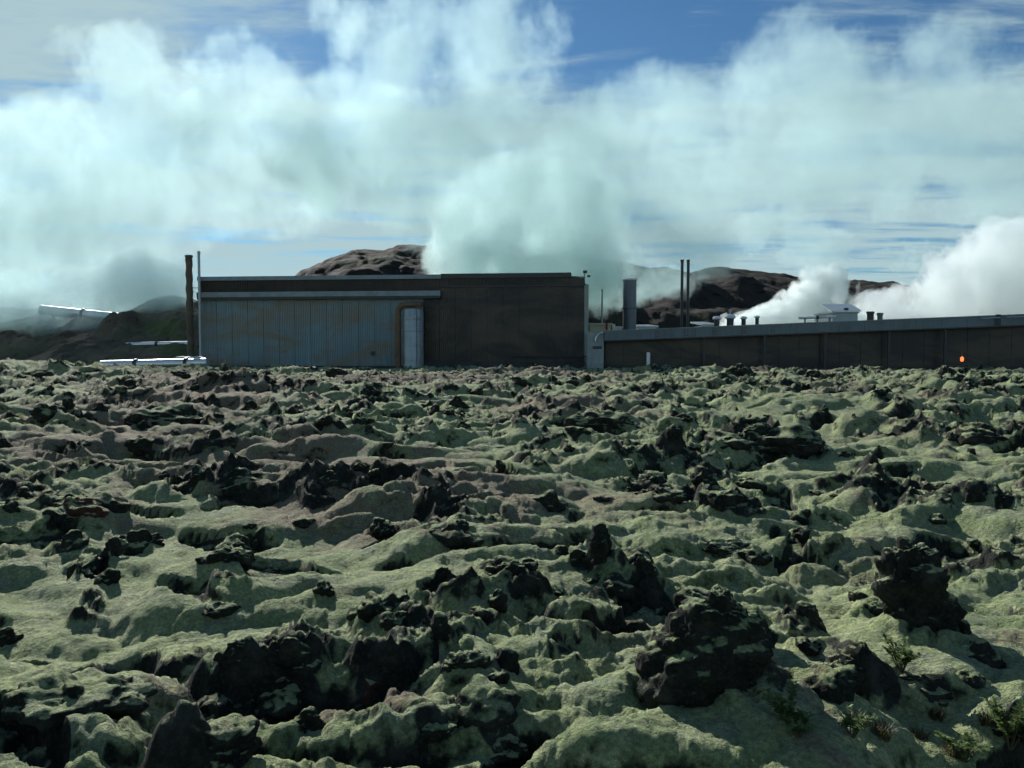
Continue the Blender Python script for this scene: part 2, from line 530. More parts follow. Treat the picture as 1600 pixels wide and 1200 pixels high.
for g, (px, py, w, h, sd, lab, mt, sp) in zip(SPOTS, HERO):
    wm, hm = w/F*g.y, h/F*g.y
    MOUNDS.append((g.x, g.y+0.3*wm, 0.62*wm, 0.5*wm, 0.30*hm))
BROWN = []  # brown coach-window reflections, laid into the moss as colour patches
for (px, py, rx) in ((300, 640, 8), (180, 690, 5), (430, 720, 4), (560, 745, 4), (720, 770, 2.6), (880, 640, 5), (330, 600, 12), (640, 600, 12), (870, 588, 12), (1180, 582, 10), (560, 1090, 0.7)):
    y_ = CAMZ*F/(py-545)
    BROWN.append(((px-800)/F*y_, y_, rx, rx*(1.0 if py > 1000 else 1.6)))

# ------------------------------------------------------------------ the ground
def terrain():
    nth, NR = 900, 860
    th = np.linspace(R(-50), R(50), nth)
    t = np.linspace(0, 1, NR)
    r = 1.6 * (420/1.6) ** t
    TH, RR = np.meshgrid(th, r)
    X, Y = np.sin(TH)*RR, np.cos(TH)*RR
    h, rk = ground(X, Y)
    co = np.stack([X, Y, h], -1).reshape(-1, 3)
    idx = np.arange(NR*nth).reshape(NR, nth)
    q = np.stack([idx[:-1, :-1], idx[:-1, 1:], idx[1:, 1:], idx[1:, :-1]], -1).reshape(-1, 4)
    me = bpy.data.meshes.new('lava_field')
    me.vertices.add(len(co)); me.vertices.foreach_set('co', co.ravel())
    me.loops.add(q.size); me.loops.foreach_set('vertex_index', q.ravel().astype(np.int32))
    me.polygons.add(len(q))
    me.polygons.foreach_set('loop_start', np.arange(0, q.size, 4, dtype=np.int32))
    me.polygons.foreach_set('use_smooth', np.ones(len(q), bool))
    me.update(calc_edges=True)
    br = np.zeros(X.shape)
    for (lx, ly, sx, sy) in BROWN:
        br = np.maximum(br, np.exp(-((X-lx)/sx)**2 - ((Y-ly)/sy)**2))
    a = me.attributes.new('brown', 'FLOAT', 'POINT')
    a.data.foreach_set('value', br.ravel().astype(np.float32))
    a = me.attributes.new('rock', 'FLOAT', 'POINT')
    a.data.foreach_set('value', rk.ravel().astype(np.float32))
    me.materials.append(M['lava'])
    o = link(bpy.data.objects.new('lava_field', me))
    if me.polygons[0].normal.z < 0:
        me.flip_normals()
    return tag(o, kind='structure', label='lumpy lava field covered in pale green moss', cat='ground')


terrain()

mb = MB()
ring = [(0, 0, -1.6)]
mb.v.append((0, 0, -1.6))
for rr_ in (150, 600, 2500, 9000):
    for j in range(64):
        a = 2*math.pi*j/64
        mb.v.append((rr_*math.cos(a), rr_*math.sin(a), -1.6))
for j in range(64):
    mb.f.append((0, 1+j, 1+(j+1) % 64))
for k in range(3):
    for j in range(64):
        p, q = 1+k*64, 1+(k+1)*64
        mb.f.append((p+j, q+j, q+(j+1) % 64, p+(j+1) % 64))
tag(mb.build('ground', M['hillock']), kind='structure', label='dark open plain reaching the horizon', cat='ground')


def ridge(name, prof, Y, depth, mat, label, seed, rough, nx=420, ny=130, base=-2.0):
    """a hill whose skyline runs through the given pixels at distance Y"""
    P = [at(px, py, Y) for px, py in prof]
    xs = np.array([p.x for p in P]); zs = np.array([p.z for p in P])
    X1 = np.linspace(xs[0], xs[-1], nx); T = np.linspace(0, 1, ny)
    X, TT = np.meshgrid(X1, T)
    top = np.interp(X1, xs, zs)
    k = np.ones(5)/5
    top = np.convolve(np.pad(top, 2, mode='edge'), k, 'valid')
    prof_t = np.where(T < 0.6, np.sin(T/0.6*np.pi/2)**1.15, np.cos((T-0.6)/0.4*np.pi/2))
    Yv = Y - 0.6*depth + TT*depth
    z = base + (top[None, :]-base)*prof_t[:, None]
    L = depth/6
    gul = np.abs(perlin(X/L*2.2+0.6*perlin(X/L, Yv/L, seed+3), Yv/L*0.7, seed+5)) + 0.5*np.abs(perlin(X/L*5.5, Yv/L*2.0, seed+6)) + 0.25*np.abs(perlin(X/L*13, Yv/L*6, seed+7))
    z = z + rough*(fbm(X/L, Yv/L, seed, 5, 0.55)+0.35*gul-0.2)*np.clip((z-base)/8, 0, 1)*(1-np.exp(-((TT-0.6)/0.10)**2)*0.85)
    co = np.stack([X, Yv, z], -1).reshape(-1, 3)
    idx = np.arange(nx*ny).reshape(ny, nx)
    q = np.stack([idx[:-1, :-1], idx[:-1, 1:], idx[1:, 1:], idx[1:, :-1]], -1).reshape(-1, 4)
    me = bpy.data.meshes.new(name)
    me.from_pydata(co.tolist(), [], q.tolist())
    me.polygons.foreach_set('use_smooth', [True]*len(me.polygons))
    me.materials.append(mat)
    o = link(bpy.data.objects.new(name, me))
    return tag(o, kind='structure', label=label, cat='hill')


ridge('hill', [(420, 520), (470, 470), (492, 430), (540, 411), (578, 402), (612, 400), (640, 394), (690, 387), (760, 384), (830, 390),
               (900, 404), (955, 416), (1000, 424), (1060, 433), (1100, 427), (1150, 427), (1185, 432), (1222, 444),
               (1290, 446), (1360, 452), (1460, 470), (1560, 500)], 620, 420, M['hill'],
      'dark brown volcanic hill behind the plant', 5, 6.0)
ridge('hill', [(1150, 470), (1230, 444), (1290, 443), (1340, 441), (1400, 445), (1440, 450), (1560, 470), (1700, 490), (1900, 520)],
      900, 400, M['hill'], 'low dark ridge behind the steaming vents', 8, 6.0)
ridge('hillock', [(-420, 520), (-260, 496), (-120, 476), (-20, 479), (60, 484), (130, 490), (190, 490), (235, 478), (262, 466), (300, 468), (345, 476), (420, 500), (470, 530)],
      172, 76, M['hillock'], 'scrubby brown bank behind the shiny steel pipes', 21, 2.2, base=-1.6)


# ------------------------------------------------------------------ facades
class Facade:
    """vertical plane through two pixels at given distances; local x along it, local y away from the camera"""
    def __init__(s, px0, Y0, px1, Y1):
        a, c = at(px0, 575, Y0), at(px1, 575, Y1)
        s.o = Vector((a.x, a.y, 0)); d = Vector((c.x-a.x, c.y-a.y, 0))
        s.w = d.length; s.d = d.normalized(); s.rz = math.atan2(d.y, d.x)
        s.n = Vector((-s.d.y, s.d.x, 0))

    def uz(s, px, py, dy=0.0):
        o = s.o + s.n*dy
        r_ = ray(px, py)
        t = (o.x*s.n.x + o.y*s.n.y) / (r_.x*s.n.x + r_.y*s.n.y)
        p = Vector((0, 0, CAMZ)) + r_*t
        return (p-o).dot(s.d), p.z

    def U(s, px, dy=0.0): return s.uz(px, 545, dy)[0]
    def Z(s, px, py, dy=0.0): return s.uz(px, py, dy)[1]


def ribbed(w, h, nr, depth):
    """a sheet of ribbed cladding, x 0..w, front at y=0, z 0..h"""
    mb = MB(); p = w/nr
    xs = []
    for k in range(nr):
        xs += [(k*p+0.02 if k == 0 else k*p, 0.0), (k*p+p*0.55, 0.0), (k*p+p*0.65, -depth), (k*p+p*0.9, -depth)]
    xs.append((w-0.02, 0.0))
    n = len(xs)
    for z in (0, h):
        for (x, y) in xs: mb.v.append((x, y, z))
    for k in range(n-1): mb.f.append((k, k+1, n+k+1, n+k))
    q = len(mb.v)
    mb.v += [(0.02, 0.06, 0), (w-0.02, 0.06, 0), (0.02, 0.06, h), (w-0.02, 0.06, h)]
    mb.f += [(0, n, q+2, q), (n-1, q+1, q+3, 2*n-1)]
    return mb


def panels(parent, u0, u1, n, z0, z1, y, mat, depth=0.07, ribs=8, name='panel', jit=0.012, seed=1):
    rnd = random.Random(seed)
    w = (u1-u0)/n
    me = ribbed(w, z1-z0, ribs, depth).mesh(name, mat)
    for k in range(n):
        o = bpy.data.objects.new(name, me)
        o.location = (u0+k*w, y+rnd.uniform(-jit, jit), z0)
        link(o, parent)


# ---- the main power-plant hall
fc = Facade(315, 123.0, 914, 117.0)
hall = empty('power_plant_hall', fc.o, fc.rz)
tag(hall, 'large dark flat-roofed industrial hall with blue-grey cladding on its lower wall', 'building')
Wd = fc.w
zt = 14.35
u_mid, u_690, u_890 = fc.U(662), fc.U(690), fc.U(892)
z_led0, z_led1 = fc.Z(480, 464), fc.Z(480, 456)
z_cl0, z_cl1 = 0.35, fc.Z(480, 468)
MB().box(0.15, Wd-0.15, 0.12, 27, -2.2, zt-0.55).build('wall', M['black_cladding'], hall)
MB().box(-0.25, u_690, -0.45, 27.3, zt-0.62, zt).build('roof', M['grey_trim'], hall)
MB().box(u_690, u_890, -0.30, 27.2, zt-0.60, zt+0.12).build('roof', M['darkmetal'], hall)
MB().box(u_890, Wd+0.05, -0.25, 27.2, zt-1.7, zt-1.5).build('roof', M['darkmetal'], hall)
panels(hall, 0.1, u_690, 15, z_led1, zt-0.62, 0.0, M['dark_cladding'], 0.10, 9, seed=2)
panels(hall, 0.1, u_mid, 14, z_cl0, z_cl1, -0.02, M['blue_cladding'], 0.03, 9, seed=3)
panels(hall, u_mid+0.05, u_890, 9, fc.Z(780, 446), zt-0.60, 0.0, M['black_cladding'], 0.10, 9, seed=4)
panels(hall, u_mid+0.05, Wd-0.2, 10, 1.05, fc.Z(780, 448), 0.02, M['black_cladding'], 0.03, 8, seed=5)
MB().box(-0.1, u_690, -1.0, 0.1, z_led0, z_led1-0.02).build('canopy', M['grey_trim'], hall)
MB().box(-0.1, u_690, -0.9, 0.1, z_cl1, z_led0-0.01).build('canopy_shade', M['darkmetal'], hall)  # dark strip built where only the canopy's shadow lies
MB().box(u_690+0.01, Wd-0.1, -0.25, 0.1, fc.Z(800, 448), fc.Z(800, 446)).build('wall_flashing', M['darkmetal'], hall)
MB().box(-0.1, u_mid, -0.12, 0.1, -2.2, z_cl0-0.01).build('plinth', M['plinth'], hall)
MB().box(u_mid+0.01, Wd-0.1, -0.2, 0.1, -2.2, 1.0).build('plinth', M['plinth'], hall)
MB().box(Wd-0.1, Wd+0.5, -0.05, 1.2, -2.0, fc.Z(912, 444)).build('corner_trim', M['concrete'], hall)
MB().box(-0.16, 0.09, -0.06, 0.5, -2.0, zt-0.63).build('corner_trim', M['grey_trim'], hall)
MB().tube([(fc.U(800), -0.8, fc.Z(800, 557)), (Wd+0.2, -0.8, fc.Z(905, 557))], 0.07, 8).build('guard_rail', M['darkmetal'], hall)
for k in range(7):
    u = fc.U(800) + (Wd-fc.U(800))*k/6
    MB().box(u-0.05, u+0.05, -0.83, -0.73, -0.6, fc.Z(850, 557)-0.05).build('rail_post', M['darkmetal'], hall)
# round louvre on the blue wall
u, z = fc.uz(583, 552)
MB().tube([(u, -0.02, z), (u, -0.28, z)], 0.36, 16).build('vent', M['darkmetal'], hall)
# roof railing and the little mast at the corner
zr = zt-1.5
rail = MB()
for zz in (zr+0.55, zr+1.05):
    rail.tube([(u_890+0.1, 0.1, zz), (Wd-0.1, 0.1, zz)], 0.035, 6)
rail.build('roof_railing', M['darkmetal'], hall)
for k in range(5):
    u = u_890+0.1 + (Wd-0.2-u_890)*k/4
    MB().box(u-0.035, u+0.035, 0.065, 0.135, zr-0.02, zr+1.12).build('railing_post', M['darkmetal'], hall)
ms = MB().tube([(Wd-0.15, 0.4, zr-0.1), (Wd-0.15, 0.4, zr+1.9)], 0.06, 8)
ms.build('mast', M['darkmetal'], hall)
MB().box(Wd-0.35, Wd+0.25, 0.2, 0.6, zr+1.55, zr+1.95).build('floodlight', M['darkmetal'], hall)
MB().box(Wd+0.3, Wd+0.75, 0.2, 0.6, zr+0.95, zr+1.25).build('floodlight', M['darkmetal'], hall)
MB().box(u_890, u_890+0.9, 0.6, 2.2, zr-0.02, zr+1.15).build('roof_hatch', M['darkmetal'], hall)
# flat rooftop units that catch the light
for (pa, pb, h) in ((352, 372, 0.35), (470, 500, 0.45), (760, 800, 0.5), (830, 850, 0.4)):
    MB().box(fc.U(pa), fc.U(pb), 6, 9, zt+0.0, zt+h).build('roof_unit', M['darkmetal'], hall)

# ---- cylinder tank with its looping pipe, in front of the hall
def local(fac, px, py, dy):
    u, z = fac.uz(px, py, dy)
    return fac.o + fac.d*u + fac.n*dy, z


pc, _ = local(fc, 646, 545, -3.2)
rt = (fc.U(663, -3.2) - fc.U(631, -3.2))/2
ztk = local(fc, 646, 482, -3.2)[1]
tank = empty('storage_tank', (pc.x, pc.y, 0), fc.rz)
tag(tank, 'tall grey steel cylinder tank with a looping brown pipe, against the dark hall', 'tank')
MB().lathe([(rt*0.98, -1.6), (rt*0.98, ztk-0.35), (rt*0.9, ztk-0.12), (rt*0.4, ztk), (0.02, ztk+0.02)], 32).build('tank_shell', M['tank'], tank, True)
for zz in (1.2, 3.4, 5.6, 7.4):
    MB().lathe([(rt*1.0, zz), (rt*1.03, zz+0.02), (rt*1.03, zz+0.12), (rt*1.0, zz+0.14)], 32).build('hoop', M['tank'], tank)
lx, ly = rt*0.55, -rt*0.98
for dx in (0, 0.5):
    MB().tube([(lx+dx, ly, -0.5), (lx+dx, ly, ztk+0.8)], 0.04, 6).build('ladder_rail', M['darkmetal'], tank)
ru = MB()
for k in range(26):
    ru.tube([(lx, ly, 0.3+k*0.3), (lx+0.5, ly, 0.3+k*0.3)], 0.025, 5)
tag(ru.build('ladder_rungs', M['darkmetal'], tank), kind='stuff')
xp = -rt-0.62
ztop = ztk+0.55
pp = [(xp, -0.6, -1.2), (xp, -0.6, ztop-1.3)]
for k in range(1, 7):
    a = math.pi/2*k/6
    pp.append((xp+1.3*(1-math.cos(a)), -0.6, ztop-1.3+1.3*math.sin(a)))
pp.append((rt*0.98, -0.6, ztop))
MB().tube(pp, 0.45, 16).build('pipe', M['pipe_brown'], tank, True)
MB().box(-rt-1.4, -rt-0.05, -1.0, -0.2, -1.2, 0.35).build('pipe_footing', M['plinth'], tank)
for zz in (1.8, 4.6):
    MB().tube([(xp, -0.6, zz), (xp, -0.6, zz+0.22)], 0.56, 16).build('flange', M['pipe_brown'], tank)
MB().tube([(rt*0.6, -0.6, ztop-0.1), (rt*0.6, -0.6, ztk-0.6)], 0.3, 12).build('inlet', M['pipe_brown'], tank)

# ---- the long low building on the right, roof rising gently along its length
fl_ = Facade(944, 112.0, 1600, 102.0)
low = empty('long_low_building', fl_.o, fl_.rz)
tag(low, 'long low building with a blue-grey fascia over a dark recessed wall', 'building')
za, zb = fl_.Z(944, 517), fl_.Z(1600, 491)
sh = (zb-za)/fl_.w
Lw = fl_.w*1.28
fh = 1.38
npan = 22
for k in range(npan):
    u0, u1 = Lw*k/npan, Lw*(k+1)/npan
    MB().box(u0+0.012, u1-0.012, 0.0, 0.3, za-fh, za-0.06, sh).build('fascia_panel', M['fascia'], low)
MB().box(-0.1, Lw, -0.12, 0.42, za-0.06, za+0.05, sh).build('roof_flashing', M['grey_trim'], low)
MB().box(0.0, Lw, 0.31, 17, za-0.45, za-0.12, sh).build('roof', M['grey_trim'], low)
MB().box(-0.05, Lw, -0.05, 1.85, za-fh-0.16, za-fh-0.01, sh).build('soffit', M['darkmetal'], low)
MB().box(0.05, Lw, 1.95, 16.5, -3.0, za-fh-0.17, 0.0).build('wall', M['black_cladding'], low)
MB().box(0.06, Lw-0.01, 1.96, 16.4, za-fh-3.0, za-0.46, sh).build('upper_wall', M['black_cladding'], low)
nb = 26
for k in range(nb):
    u0, u1 = Lw*k/nb, Lw*(k+1)/nb
    zz = za-fh-0.22+sh*u0
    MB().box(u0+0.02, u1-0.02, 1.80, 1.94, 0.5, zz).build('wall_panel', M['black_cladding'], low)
MB().box(0.05, Lw, 1.7, 1.94, -2.5, 0.48).build('plinth', M['plinth'], low)
for px in (1027, 1072, 1116, 1162, 1207):
    u = fl_.U(px)
    zc_ = za+sh*u-0.72
    v = MB().box(u-0.26, u+0.26, -0.10, -0.005, zc_-0.42, zc_+0.42).build('fascia_vent', M['darkmetal'], low)
    for j in range(4):
        MB().box(u-0.2, u+0.2, -0.13, -0.101, zc_-0.32+j*0.19, zc_-0.24+j*0.19).build('vent_slat', M['grey_trim'], v)
for px in (1100, 1195, 1290, 1390, 1478):
    u = fl_.U(px)
    MB().box(u-0.14, u+0.14, 0.2, 0.5, -1.5, za+sh*u-fh-0.1).build('column', M['darkmetal'], low)
for px, ww in ((1530, 30), (1570, 40)):
    u0, u1 = fl_.U(px), fl_.U(px+ww)
    MB().quadbox([(u0, -0.35, za+sh*u0-0.35), (u1, -0.35, za+sh*u1-0.35), (u1, -0.02, za+sh*u1-0.35), (u0, -0.02, za+sh*u0-0.35),
                  (u0, -0.30, za+sh*u0-0.28), (u1, -0.30, za+sh*u1-0.28), (u1, -0.02, za+sh*u1-0.12), (u0, -0.02, za+sh*u0-0.12)]
                 ).build('light_strip_cover', M['alu'], low)
u0 = fl_.U(1558)
MB().box(u0-0.28, u0+0.28, -0.22, -0.01, za+sh*u0-1.35, za+sh*u0+0.12).build('downpipe_box', M['darkmetal'], low)
# pale concrete end with its curved drain pipe
ue = fl_.U(917)
MB().box(ue, -0.12, 0.35, 9, -2.0, za-0.25).build('end_wall', M['concrete'], low)
MB().box(ue-0.05, -0.2, 0.3, 9.05, za-0.24, za-0.1).build('end_wall_coping', M['grey_trim'], low)
cur = [(-1.35, 0.05, za-1.5)]
for k in range(9):
    a = math.pi/2*k/8
    cur.append((-1.25+1.1*(1-math.cos(a)), 0.05, za-1.4+1.15*math.sin(a)))
MB().tube(cur, 0.14, 8).build('drain_pipe', M['alu'], low, True)
MB().box(fl_.U(926), fl_.U(940), 0.24, 0.36, fl_.Z(930, 545), fl_.Z(930, 541)).build('wall_louvre', M['darkmetal'], low)
MB().box(-1.4, -0.1, -0.7, 0.3, -1.6, 0.9).build('step_block', M['concrete'], low)

# short white bollard in front of the dark wall
u, z = fl_.uz(1013, 562, -1.2)
p, _ = local(fl_, 1013, 562, -1.2)
bo = MB().lathe([(0.26, -0.8), (0.26, 1.15), (0.2, 1.28), (0.05, 1.32)], 16).build('bollard', M['white'], None, True)
bo.location = (p.x, p.y, z-0.25)
tag(bo, 'short white bollard before the dark wall of the long low building', 'bollard')

# orange window glint built as an added glowing lamp on a post
p = at(1503, 566, 96)
lt = empty('glint_lamp', (p.x, p.y, p.z-0.5))
tag(lt, 'small orange glint built as a glowing lamp at the foot of the dark wall', 'lamp')
MB().tube([(0, 0, -1.2), (0, 0, 0.62)], 0.05, 8).build('post', M['darkmetal'], lt)
MB().lathe([(0.12, 0.60), (0.15, 0.64), (0.2, 0.78), (0.2, 1.0), (0.12, 1.16), (0.03, 1.2)], 16).build('lens', M['glint_glow'], lt, True)
MB().lathe([(0.24, 0.52), (0.24, 0.595)], 16).build('collar', M['darkmetal'], lt)
MB().tube([(0, 0, 1.19), (0, 0, 1.9)], 0.03, 6).build('aerial', M['pipe_brown'], lt)


# ---- things behind the low building
def slab_house(name, px0, px1, pyt, pyb, Y, depth, mat, label, roofmat=None, ov=0.25, pitch=0.0):
    a, c = at(px0, pyb, Y), at(px1, pyb, Y)
    zt_ = at(px0, pyt, Y).z
    w = c.x-a.x
    e = empty(name, (a.x, Y, 0))
    MB().box(0, w, 0, depth, -2, zt_-0.32).build('wall', mat, e)
    MB().quadbox([(-ov, -ov, zt_-0.31), (w+ov, -ov, zt_-0.31), (w+ov, depth+ov, zt_-0.31+pitch), (-ov, depth+ov, zt_-0.31+pitch),
                  (-ov, -ov, zt_), (w+ov, -ov, zt_), (w+ov, depth+ov, zt_+pitch), (-ov, depth+ov, zt_+pitch)]).build('roof', roofmat or mat, e)
    tag(e, label, 'building')
    return e, w, zt_


e, w, zt_ = slab_house('site_cabin', 921, 955, 505, 518, 136, 7, M['cream'], 'cream flat-roofed cabin with a red stripe behind the pale end wall', M['cream'])
MB().box(w*0.75, w*0.83, -0.30, -0.005, -1.0, zt_+0.03).build('red_stripe', M['red'], e)
e, w, zt_ = slab_house('tank_container', 957, 972, 510, 517, 138, 5, M['white'], 'low white container between the cream cabin and the grey silo', M['white'], 0.1)
MB().box(0.1, w*0.3, 0.0, 1.0, zt_+0.001, zt_+0.4).build('hatch', M['white'], e)
slab_house('flat_shed', 997, 1026, 509, 518, 139, 9, M['white'], 'low white shed right of the grey silo', M['white'], 0.3, 0.5)
slab_house('flat_shed', 1100, 1118, 506, 516, 137, 9, M['white'], 'low white shed left of the mushroom ventilators', M['white'], 0.3, 0.7)
e, w, zt_ = slab_house('gabled_shed', 1301, 1340, 487, 500, 158, 9, M['tank'], 'white-roofed shed beside the dense steam plume', M['tank'])
MB().quadbox([(-0.6, -0.6, zt_+0.01), (w+0.6, -0.6, zt_+0.01), (w+0.6, 4.5, zt_+1.62), (-0.6, 4.5, zt_+1.62),
              (-0.6, -0.6, zt_+0.16), (w+0.6, -0.6, zt_+0.16), (w+0.6, 4.5, zt_+1.8), (-0.6, 4.5, zt_+1.8)]).build('roof_slope', M['white'], e)
MB().box(w*0.45, w*0.6, -0.28, 0.2, zt_+0.16, zt_+0.75).build('roof_vent', M['darkmetal'], e)


def mushroom(px, pyt, Y, rpx, label):
    p = at(px, pyt, Y)
    r_ = rpx/F*Y
    e = empty('roof_ventilator', (p.x, Y, 4.0))
    h = p.z-4.0
    MB().lathe([(r_*0.62, -2.5), (r_*0.62, h-r_*0.9), (r_*0.72, h-r_*0.85)], 20).build('duct', M['darkmetal'], e, True)
    MB().lathe([(r_*0.75, h-r_*0.84), (r_*1.0, h-r_*0.7), (r_*1.02, h-r_*0.45), (r_*0.8, h-r_*0.16), (r_*0.4, h-0.02), (0.05, h)], 24).build('cap', M['white'], e, True)
    tag(e, label, 'ventilator', 'mushroom ventilators behind the low building')
    return e, h, r_


e, h, r_ = mushroom(1120, 494, 124, 6.5, 'white-capped ventilator standing apart at the end of the ventilator row')
e, h, r_ = mushroom(1141, 491, 124, 8.5, 'widest white-capped ventilator with a knob on top')
MB().lathe([(r_*0.16, h-0.05), (r_*0.16, h+0.35), (r_*0.26, h+0.42), (r_*0.24, h+0.7), (0.04, h+0.82)], 12).build('knob', M['tank'], e, True)
mushroom(1162, 494, 125, 5.5, 'white-capped ventilator third along the ventilator row')
mushroom(1183, 493, 126, 4.5, 'smallest white-capped ventilator, last of the row')


def column_thing(name, px, pyt, Y, wpx, mat, label, cat, cap=None, base=-1.5, wob=0.0, group=None):
    p = at(px, pyt, Y)
    r_ = wpx/F*Y/2
    e = empty(name, (p.x, Y, 0))
    n = 26
    pts = [(wob*math.sin(k*1.9)*0.5, 0, base+(p.z-base)*k/n) for k in range(n+1)]
    rad = [r_*(1 + (0.10*math.sin(k*2.1) if wob else 0)) for k in range(n+1)]
    MB().tube(pts, rad, 20).build('shaft', mat, e, True)
    if cap:
        MB().lathe([(r_*1.12, p.z-0.02), (r_*1.14, p.z+0.25), (r_*0.6, p.z+0.42), (0.05, p.z+0.45)], 20).build('cap', cap, e, True)
    else:
        MB().lathe([(r_*1.1, p.z-0.35), (r_*1.2, p.z-0.3), (r_*1.2, p.z-0.02), (r_*1.05, p.z+0.03)], 20).build('rim', mat, e)
    if group is None or True:
        for q in (0.35, 0.7):
            z = base+(p.z-base)*q
            MB().lathe([(r_*1.04, z), (r_*1.16, z+0.03), (r_*1.16, z+0.2), (r_*1.04, z+0.23)], 20).build('band', mat, e)
    tag(e, label, cat, group)
    return e, p.z, r_


column_thing('silo', 984, 438, 134, 21, M['silo'], 'tall dull grey silo with a bright white cap', 'silo', M['white'])
column_thing('flue', 1066, 406, 141, 4.5, M['darkmetal'], 'thin grey flue pipe, one of a close pair before the hill', 'chimney', group='pair of thin flues')
column_thing('flue', 1075.5, 406, 141, 4.5, M['darkmetal'], 'thin grey flue pipe, one of a close pair before the hill', 'chimney', group='pair of thin flues')
column_thing('vent_pipe', 941, 452, 137, 2.6, M['tank'], 'thin pale vent pipe between the dark hall and the silo', 'pipe')
column_thing('cooling_vent', 1360, 487, 128, 10, M['darkmetal'], 'short dark vent stack under the dense steam plume', 'chimney')
column_thing('cooling_vent', 1375, 489, 129, 8, M['silo'], 'thinner grey vent stack beside the short dark vent stack', 'chimney')
stk, zs_, rs_ = column_thing('chimney_stack', 295, 399, 121, 10, M['stack'], 'tall lumpy brown chimney stack left of the dark hall', 'chimney', wob=0.10)
pl, zp_, rp_ = column_thing('lamp_mast', 310.5, 393, 120.5, 4.0, M['tank'], 'slim grey mast against the left corner of the dark hall', 'mast')
dx = stk.location.x - pl.location.x
MB().tube([(dx+rs_, 0.3, at(300, 450, 121).z), (-rp_, 0.1, at(300, 450, 121).z)], 0.05, 6).build('tie_bar', M['darkmetal'], pl)

# ---- shiny steam pipes at the left
def pipe_run(name, a, c, rad, label, cuts=(), mat='alu', legs=3):
    a, c = Vector(a), Vector(c)
    e = empty(name, ((a.x+c.x)/2, (a.y+c.y)/2, 0))
    o = e.location
    ts = [0.0] + list(cuts) + [1.0]
    for k in range(len(ts)-1):
        p, q = a.lerp(c, ts[k])-o, a.lerp(c, ts[k+1])-o
        MB().tube([p, q], rad, 20).build('pipe_section', M[mat], e, True)
        if k:
            d = (q-p).normalized()
            MB().tube([p-d*0.22, p+d*0.22], rad*1.22, 20).build('joint_clamp', M['darkmetal'], e, True)
    for k in range(legs):
        p = a.lerp(c, (k+0.5)/legs)-o
        MB().box(p.x-0.2*rad, p.x+0.2*rad, p.y-0.3, p.y+0.3, -2.0, p.z-rad*0.8).build('support', M['darkmetal'], e)
        MB().box(p.x-0.2, p.x+0.2, p.y-rad*0.9, p.y+rad*0.9, p.z-rad*1.05, p.z-rad*0.7).build('saddle', M['darkmetal'], e)
    tag(e, label, 'pipe')
    return e


pipe_run('steam_pipe', at(64, 484, 154), at(222, 500, 154), 0.95, 'sloping shiny steel pipe high on the brown bank', (0.42, 0.80), legs=4)
pipe_run('steam_pipe', at(198, 538.5, 141), at(300, 536.5, 139), 0.42, 'thin shiny pipe between the sloping pipe and the thick pipe', (0.47,), legs=3)
pipe_run('steam_pipe', at(158, 571, 112), at(325, 567, 112), 0.7, 'thick shiny pipe lying low beside the corner of the dark hall', (0.33, 0.80), legs=4)
pipe_run('steam_pipe', at(256, 563.5, 117), at(285, 562.5, 117), 0.22, 'short thin bright pipe just above the thick low pipe', (), legs=2)
pipe_run('steam_pipe', at(176, 531, 145), at(181.5, 524, 145), 0.22, 'stubby slanted bright pipe end on the brown bank', (), legs=1)
pipe_run('steam_pipe', at(1248, 497, 140), at(1306, 495, 140), 0.22, 'thin pale pipe before the white-roofed shed', (0.5,), legs=3)
p = at(302, 585, 115)
ch = empty('valve_house', (p.x, p.y, 0))
zz = at(302, 557, 115).z
MB().box(-1.2, 1.2, -1.0, 1.0, -1.5, zz-0.3).build('wall', M['silo'], ch)
MB().box(-2.0, 1.6, -1.3, 1.3, zz-0.29, zz).build('roof', M['tank'], ch)
MB().box(-0.5, 0.5, -1.06, -1.005, -1.0, 1.0).build('door', M['darkmetal'], ch)
tag(ch, 'small grey valve hut straddling the thick shiny pipe', 'hut')


